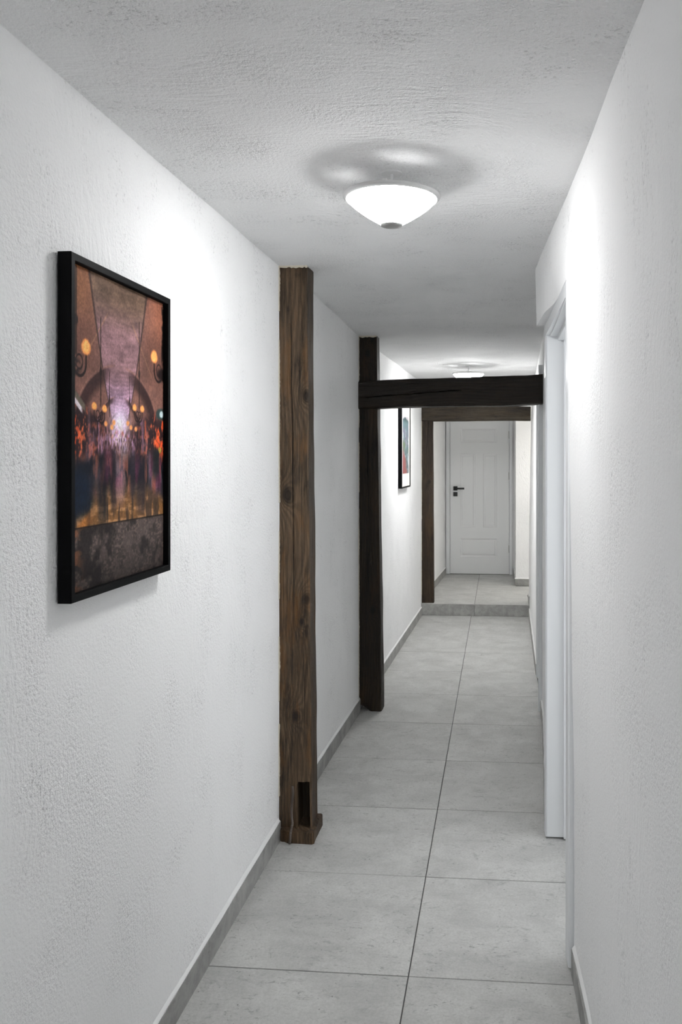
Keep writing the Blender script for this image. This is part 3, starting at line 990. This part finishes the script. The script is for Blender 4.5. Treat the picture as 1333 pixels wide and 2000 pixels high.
def paint_bazaar(nu, nv):
    u, v = np.meshgrid(np.linspace(0, 1, nu), np.linspace(0, 1, nv))
    cx, cv = .48, .475
    img = np.zeros((nv, nu, 3))
    img[:] = np.array((134, 98, 88)) / 255
    img = blend(img, (168, 112, 74), (1 - sstep(v, 0, .28)) * (1 - sstep(u, .05, .42)) * .85)
    img = blend(img, (158, 102, 78), (1 - sstep(v, .02, .3)) * sstep(u, .68, .95) * .75)
    n1 = vnoise(u, v, 9, 12, 1, 5)
    # barrel of the vault between its two ribs
    hw = .26 * np.clip(1 - v / .50, 0, 1) ** .75 + .045
    s = (u - cx) / hw
    vault = 1 - sstep(np.abs(s), .95, 1.05)
    vc = np.array((128, 104, 88)) / 255 + (np.array((156, 122, 126)) - np.array((128, 104, 88)))[None, None] / 255 * sstep(v, .03, .2)[..., None]
    vc = vc + (np.array((186, 152, 176)) - np.array((156, 122, 126)))[None, None] / 255 * sstep(v, .28, .42)[..., None]
    sw = .03 * (vnoise(u, v, 7, 9, 3, 3) - .5) + .012 * s * s
    vc *= (.70 + .30 * vnoise(u, v, 14, 40, 2, 5) + .26 * vnoise(u, np.clip(v + sw, 0, 1), 10, 120, 8, 3))[..., None]
    vc *= (1 - .05 * np.sin((v + sw) ** 2 * 640) * sstep(v, .2, .32))[..., None]
    below = 1 - sstep(v, .46, .50)
    img = img * (1 - (vault * below)[..., None]) + vc * (vault * below)[..., None]
    # pendentives left and right of the barrel
    for sg in (-1, 1):
        e = (u - cx) * sg
        # pale diagonal ridges
        img = blend(img, (196, 150, 118), .55 * (1 - sstep(np.abs(e - .16 - (v - .14) * 1.35), .002, .010)) * sstep(v, .10, .14) * (1 - sstep(v, .26, .32)))
        img = blend(img, (98, 66, 56), .55 * sstep(e, .2, .34) * sstep(v, .10, .20) * (1 - sstep(v, .27, .36)) * n1 * 1.4)
        # dark arch soffits, receding
        for (ra, vt, wd, dk) in ((.44, .285, .085, .88), (.235, .385, .05, .8), (.125, .438, .03, .7)):
            rr = np.hypot(e / ra, (np.minimum(v, .50) - .52) / (.52 - vt))
            band = (1 - sstep(rr, 1.0, 1.04)) * sstep(rr, 1 - wd * 3.0, 1 - wd * 1.2) * sstep(e, ra * .14, ra * .45) * (1 - sstep(v, .46, .54))
            img = blend(img, (62, 42, 42), band * dk)
            img = blend(img, (172, 128, 116), .5 * (1 - sstep(np.abs(rr - 1.02), .008, .03)) * (1 - sstep(v, .44, .5)) * sstep(e, .03, .09))
    rib = 1 - sstep(np.abs(np.abs(s) - 1.0), .01, .05)
    img = blend(img, (58, 44, 42), rib * below * .75)
    img *= (.80 + .40 * n1)[..., None]
    # stalls and crowd
    n2 = vnoise(u, v, 26, 26, 4, 4); n3 = vnoise(u, v, 34, 9, 5, 4); n4 = vnoise(u, v, 12, 16, 6, 4); n5 = vnoise(u, v, 60, 40, 7, 3)
    edge = .44 + .16 * (1 - np.abs(u - cx) / .52)
    stall = sstep(v, .40, .47) * sstep(np.abs(u - cx), .03, .20)
    stall *= sstep(v - (.37 + .13 * (1 - np.clip(np.abs(u - cx) / .5, 0, 1))), 0, .03)
    img = blend(img, (52, 38, 42), stall * .92)
    n6 = vnoise(u, v, 120, 70, 9, 2)
    lit = stall * (1 - sstep(v, .60, .66)) * sstep(n2 * .40 + n5 * .25 + n6 * .35, .48, .62)
    img = blend(img, (232, 120, 78), lit * (.35 + .65 * sstep(np.abs(u - cx), .15, .45)))
    img = blend(img, (205, 160, 190), stall * (1 - sstep(v, .56, .64)) * sstep(n3, .56, .66) * (1 - sstep(np.abs(u - cx), .12, .4)) * .8)
    img = blend(img, (238, 96, 52), stall * (1 - sstep(v, .60, .67)) * sstep(n2 * .6 + n6 * .4, .50, .62) * (sstep(u, .84, .95) + (1 - sstep(u, .03, .12))) * .9)
    crowd = sstep(v, .545, .63)
    cc = np.zeros_like(img); cc[:] = np.array((58, 54, 60)) / 255
    cc = blend(cc, (26, 30, 38), sstep(n4, .42, .56))
    cc = blend(cc, (150, 118, 130), sstep(n3, .54, .68) * .7)
    cc = blend(cc, (120, 52, 84), sstep(vnoise(u, v, 9, 7, 12, 3), .58, .70) * .7 * (1 - sstep(v, .66, .74)))
    cc = blend(cc, (188, 110, 86), sstep(vnoise(u, v, 22, 10, 14, 3), .60, .70) * .6)
    img = img * (1 - crowd[..., None]) + cc * crowd[..., None]
    # paved street: golden reflections then grey stone
    st = sstep(v + .05 * (n3 - .5), .63, .76) * (1 - sstep(np.abs(u - cx) / np.clip(.06 + (v - .60) * 3.2, .02, 9), .8, 1.15))
    gold = np.zeros_like(img); gold[:] = np.array((142, 104, 66)) / 255
    gold = blend(gold, (186, 140, 96), sstep(vnoise(u, v, 10, 60, 21, 3), .50, .62))
    gold = blend(gold, (64, 52, 46), sstep(n3, .50, .64) * .75)
    img = img * (1 - st[..., None]) + gold * st[..., None]
    img = blend(img, (196, 158, 168), (1 - sstep(np.abs(u - .475), .02, .075)) * sstep(v, .57, .62) * (1 - sstep(v, .70, .78)) * .55 * (.6 + n3 * .8))
    # people, smeared by the long exposure
    for (pu, pv0, pv1, pw, col, a) in ((.30, .56, .84, .055, (30, 34, 42), .8), (.41, .54, .80, .035, (36, 32, 40), .75), (.62, .55, .76, .04, (52, 46, 56), .75),
                                       (.72, .57, .82, .075, (44, 40, 50), .7), (.12, .58, .80, .12, (26, 34, 46), .85), (.90, .54, .70, .06, (40, 44, 46), .8),
                                       (.52, .53, .62, .05, (128, 132, 142), .6), (.46, .52, .58, .02, (60, 40, 48), .8), (.36, .54, .68, .05, (112, 50, 80), .5),
                                       (.25, .60, .76, .04, (120, 96, 104), .35), (.82, .55, .72, .02, (150, 128, 140), .5)):
        d = np.abs(u - pu + .02 * (n4 - .5)) / pw
        img = blend(img, col, a * (1 - sstep(d, .35, 1.1)) * sstep(v, pv0, pv0 + .035) * (1 - sstep(v, pv1 - .07, pv1)) * (.55 + .9 * n3))
    img = blend(img, (26, 42, 62), (1 - sstep(np.hypot((u - .02) / .20, (v - .70) / .09), .6, 1.1)) * .85)
    img = blend(img, (198, 130, 66), (1 - sstep(np.abs(v - (.855 - u * .42)), .012, .035)) * (1 - sstep(u, .10, .26)) * .8)
    # nearer dark paving
    pv_ = sstep(v, .800 - .0 * u, .812)
    pav = np.zeros_like(img); pav[:] = np.array((78, 70, 68)) / 255
    pav = blend(pav, (132, 114, 106), sstep(vnoise(u, v, 60, 150, 31, 3), .46, .66) * .62)
    pav = blend(pav, (104, 92, 88), sstep(vnoise(u, v, 14, 22, 36, 4), .45, .62) * .6)
    pav = blend(pav, (46, 42, 42), sstep(vnoise(u, v, 8, 10, 33, 4), .48, .60) * .8)
    pav = blend(pav, (168, 106, 72), (1 - sstep(u, .02, .16)) * sstep(vnoise(u, v, 16, 44, 34, 3), .42, .58) * .7)
    pav *= (1.06 - .30 * sstep(v, .86, 1.0))[..., None]
    img = img * (1 - pv_[..., None]) + pav * pv_[..., None]
    img = blend(img, (30, 27, 27), (1 - sstep(np.abs(v - .806), .001, .004)) * .8)
    # glow at the end of the street
    g = np.exp(-(((u - .48) / .085) ** 2 + ((v - .470) / .055) ** 2))
    img = blend(img, (236, 214, 240), g * 1.1)
    img = blend(img, (255, 250, 255), np.exp(-(((u - .48) / .05) ** 2 + ((v - .478) / .028) ** 2)))
    img = blend(img, (244, 222, 224), np.exp(-(((u - .475) / .07) ** 2 + ((v - .515) / .034) ** 2)) * .95)
    for du, dv, rr_, cc_ in ((-.030, .0, .018, (196, 120, 96)), (.032, .002, .018, (190, 112, 92)), (.006, .026, .012, (176, 160, 150)), (-.075, .012, .014, (236, 170, 130)), (.085, .012, .014, (170, 96, 84))):
        img = blend(img, cc_, (1 - sstep(np.hypot((u - .475 - du) / rr_, (v - .507 - dv) / (rr_ * .78)), .3, 1.1)) * .85)
    spark = sstep(n6, .52, .70) * np.exp(-(((u - .48) / .16) ** 2 + ((v - .525) / .04) ** 2))
    img = blend(img, (214, 178, 232), spark * .9)
    img = blend(img, (60, 36, 52), sstep(1 - n6, .54, .70) * np.exp(-(((u - .48) / .2) ** 2 + ((v - .535) / .045) ** 2)) * .7)
    # hanging rods
    for (pu, a, b, wd) in ((.060, 0, .27, .010), (.285, .13, .42, .006), (.695, .10, .41, .006), (.37, .3, .45, .004), (.585, .3, .45, .004)):
        img = blend(img, (44, 32, 28), (1 - sstep(np.abs(u - pu), wd * .4, wd)) * sstep(v, a, a + .01) * (1 - sstep(v, b, b + .01)) * .85)
        img = blend(img, (40, 28, 26), (1 - sstep(np.hypot((u - pu) / (wd * 2), (v - (a + (b - a) * .62)) / .018), .6, 1.1)) * .85)
    # chandelier arms and flames
    def flame(fu, fv, w_, h_, arm, k):
        nonlocal img
        d = seg(u, v, fu, fv + h_ * .45, fu, fv + h_ * 1.1)
        img = blend(img, (40, 28, 26), 1 - sstep(d, .003 * k, .010 * k))
        r = np.hypot(u - (fu + arm * .055 * k), (v - fv - h_ * 1.1) * 1.36)
        low = sstep(v, fv + h_ * 1.05, fv + h_ * 1.12)
        img = blend(img, (38, 27, 27), (1 - sstep(np.abs(r - .055 * k), .003 * k, .010 * k)) * low)
        img = blend(img, (38, 27, 27), (1 - sstep(np.abs(np.hypot(u - fu - arm * .06 * k, (v - fv - h_ * 1.05) * 1.36) - .03 * k), .002 * k, .007 * k)) * .8)
        e = np.hypot((u - fu) / (w_ * .5 * (1 + .25 * np.clip((v - fv) / h_, -.5, .5))), (v - fv) / (h_ * .5))
        img = blend(img, (240, 150, 88), 1 - sstep(e, .85, 1.25))
        img = blend(img, (255, 188, 116), 1 - sstep(e, .55, 1.1))
    flame(.148, .244, .080, .048, -1, 1.0)
    flame(.880, .212, .080, .046, 1, 1.0)
    for fu, fv, ar in ((.223, .4245, 1), (.322, .429, -1), (.641, .412, 1), (.731, .413, -1)):
        flame(fu, fv, .046, .024, ar, .55)
    for fu, fv in ((.335, .478), (.395, .488), (.60, .484), (.655, .488), (.415, .472), (.565, .470)):
        img = blend(img, (248, 170, 110), 1 - sstep(np.hypot((u - fu) / .020, (v - fv) / .011), .5, 1.1))
    # dark ironwork at both sides, awnings
    img = blend(img, (44, 34, 34), (1 - sstep(np.hypot((u - .03) / .09, (v - .31) / .035), .5, 1.1)) * sstep(n2, .36, .5))
    img = blend(img, (40, 30, 30), (1 - sstep(np.hypot((u - 1.0) / .10, (v - .275) / .03), .5, 1.1)))
    img = blend(img, (36, 26, 24), sstep(u, .965, .985) * (1 - sstep(v, .20, .32)) * sstep(n2, .3, .5))
    img = blend(img, (112, 104, 92), 1 - sstep(np.abs(v - (.370 + u * .50)), .010, .018) + sstep(u, .12, .14))if False else img
    aw = (v - (.385 + u * .46))
    img = blend(img, (116, 106, 94), (1 - sstep(np.abs(aw + .014), .008, .016)) * (1 - sstep(u, .13, .15)))
    img = blend(img, (226, 216, 222), (1 - sstep(np.abs(aw - .006), .006, .012)) * (1 - sstep(u, .10, .125)))
    img = blend(img, (58, 76, 74), (1 - sstep(np.hypot((u - .97) / .075, (v - .425) / .024), .7, 1.1)))
    img = blend(img, (206, 222, 224), (1 - sstep(np.hypot((u - .975) / .030, (v - .425) / .015), .6, 1.1)))
    img = blend(img, (178, 158, 70), (1 - sstep(np.hypot((u - .955) / .025, (v - .560) / .014), .5, 1.1)) * .8)
    # street signs of light streaks
    img *= (.86 + .28 * vnoise(u, v, 110, 150, 40, 2))[..., None]
    img = np.clip(img, 0, 1) ** 1.12 * 1.06
    return np.clip(img, 0, 1)

def paint_abstract(nu, nv):
    u, v = np.meshgrid(np.linspace(0, 1, nu), np.linspace(0, 1, nv))
    img = np.zeros((nv, nu, 3)); img[:] = np.array((196, 186, 190)) / 255
    n = vnoise(u, v, 6, 8, 51, 4); m_ = vnoise(u, v, 5, 14, 52, 4); k = vnoise(u, v, 9, 9, 53, 4)
    body = sstep(v + .06 * (n - .5) - .10 * np.abs(u - .4), .0, .03)
    img = blend(img, (96, 132, 138), body)
    img = blend(img, (40, 66, 66), (1 - sstep(v, .03, .14)) * body * .9)
    img = blend(img, (128, 120, 148), sstep(m_, .48, .58) * sstep(v, .10, .2) * (1 - sstep(v, .45, .6)) * .9)
    img = blend(img, (206, 216, 222), sstep(k, .56, .64) * sstep(v, .2, .3) * .8)
    img = blend(img, (112, 138, 82), sstep(n, .50, .60) * sstep(v, .38, .48) * (1 - sstep(v, .60, .70)) * .9)
    img = blend(img, (178, 202, 212), sstep(m_, .45, .56) * sstep(v, .58, .66) * .8)
    img = blend(img, (186, 92, 84), sstep(v + .35 * (1 - u) + .2 * (k - .5), .86, .98) * (1 - sstep(u, .35, .75)))
    img = blend(img, (190, 90, 82), sstep(v + .1 * (n - .5), .90, .96) * (1 - sstep(u, .5, .9)))
    g_ = img.mean(-1, keepdims=True)
    img = (g_ + (img - g_) * .72) * .80
    return np.clip(img, 0, 1)

def print_mat(name):
    q = NT(name)
    at = q.t.nodes.new('ShaderNodeVertexColor'); at.layer_name = 'print'
    co = q.objco()
    grain = q.noise(co, 420, 2, .6)
    q.l(q.mix(q.math('MULTIPLY', q.mapr(grain, .3, .7), .22), at.outputs['Color'], (.02, .015, .015)), q.b.inputs['Base Color'])
    q.b.inputs['Roughness'].default_value = .5
    q.b.inputs['Specular IOR Level'].default_value = .08
    return q.m
M['print'] = print_mat('photo_print')

def art_sheet(name, img, w_, h_, x, parent):
    nv, nu, _ = img.shape
    us, vs = np.meshgrid(np.linspace(0, 1, nu), np.linspace(0, 1, nv))
    co = np.stack([np.full(us.size, x), (us * w_ - w_ / 2).ravel(), (h_ / 2 - vs * h_).ravel()], 1)
    i = np.arange(nu * nv).reshape(nv, nu)
    q = np.stack([i[1:, :-1], i[1:, 1:], i[:-1, 1:], i[:-1, :-1]], -1).reshape(-1, 4)
    me = bpy.data.meshes.new(name)
    me.from_pydata(co.tolist(), [], q.tolist())
    lin = np.where(img <= .04045, img / 12.92, ((img + .055) / 1.055) ** 2.4)
    ca = me.color_attributes.new('print', 'FLOAT_COLOR', 'POINT')
    ca.data.foreach_set('color', np.concatenate([lin.reshape(-1, 3), np.ones((nu * nv, 1))], 1).astype(np.float32).ravel())
    me.materials.append(M['print'])
    me.update()
    o = bpy.data.objects.new(name, me); C.objects.link(o); o.parent = parent
    return o

def framed_picture(loc, rz, label, w_, h_, img, iw, ih, mat_board, fw=.016, dep=.031, set_at=.0175):
    """local: wall plane x=0, front towards +x, y to the right along the wall, origin at picture centre"""
    root = empty('framed_picture', loc, rz)
    tag(root, label, 'picture', 'framed pictures on the left wall')
    o = [(-w_ / 2, -h_ / 2), (w_ / 2, -h_ / 2), (w_ / 2, h_ / 2), (-w_ / 2, h_ / 2)]
    n_ = [(-w_ / 2 + fw, -h_ / 2 + fw), (w_ / 2 - fw, -h_ / 2 + fw), (w_ / 2 - fw, h_ / 2 - fw), (-w_ / 2 + fw, h_ / 2 - fw)]
    c = .0012
    for i in range(4):
        j = (i + 1) % 4
        m = MB()
        def ring(p_o, p_i):
            ex, ey = (p_i[0] - p_o[0]) / fw, (p_i[1] - p_o[1]) / fw
            P = lambda d, x: (x, p_o[0] + ex * d, p_o[1] + ey * d)
            return [P(0, .002), P(0, dep - c), P(c, dep), P(fw - c, dep), P(fw, dep - c), P(fw, .002)]
        A, B = ring(o[i], n_[i]), ring(o[j], n_[j])
        m.v += A + B
        for k in range(6):
            l = (k + 1) % 6
            m.f.append((k, l, 6 + l, 6 + k))
        m.f += [tuple(range(6)), tuple(range(11, 5, -1))]
        m.build('frame_rail', M['black_frame'], root)
    MB().box(.003, .008, -w_ / 2 + fw * .5, w_ / 2 - fw * .5, -h_ / 2 + fw * .5, h_ / 2 - fw * .5).build('backing_board', M['backing'], root)
    if mat_board:
        MB().box(set_at - .0035, set_at - .0015, -w_ / 2 + fw + .0005, w_ / 2 - fw - .0005, -h_ / 2 + fw + .0005, h_ / 2 - fw - .0005).build('mat_board', M['mat_board'], root)
    art_sheet('print', img, iw, ih, set_at, root)
    return root
PW, PH = .514, .712
framed_picture((-.8905, 1.883, 1.612), 0, 'large black-framed photograph of a vaulted bazaar nearest on the left wall', PW, PH,
               paint_bazaar(300, 430), PW - .031, PH - .031, False)
py2 = 6.96
framed_picture((XL(py2) + .002, py2, 1.661), -math.atan((XL(7.2) - XL(6.7)) / .5), 'black-framed colourful abstract print with white mat, far along the left wall', PW, PH,
               paint_abstract(60, 90), PW - .031 - .13, PH - .031 - .206, True, fw=.012, set_at=.0255)
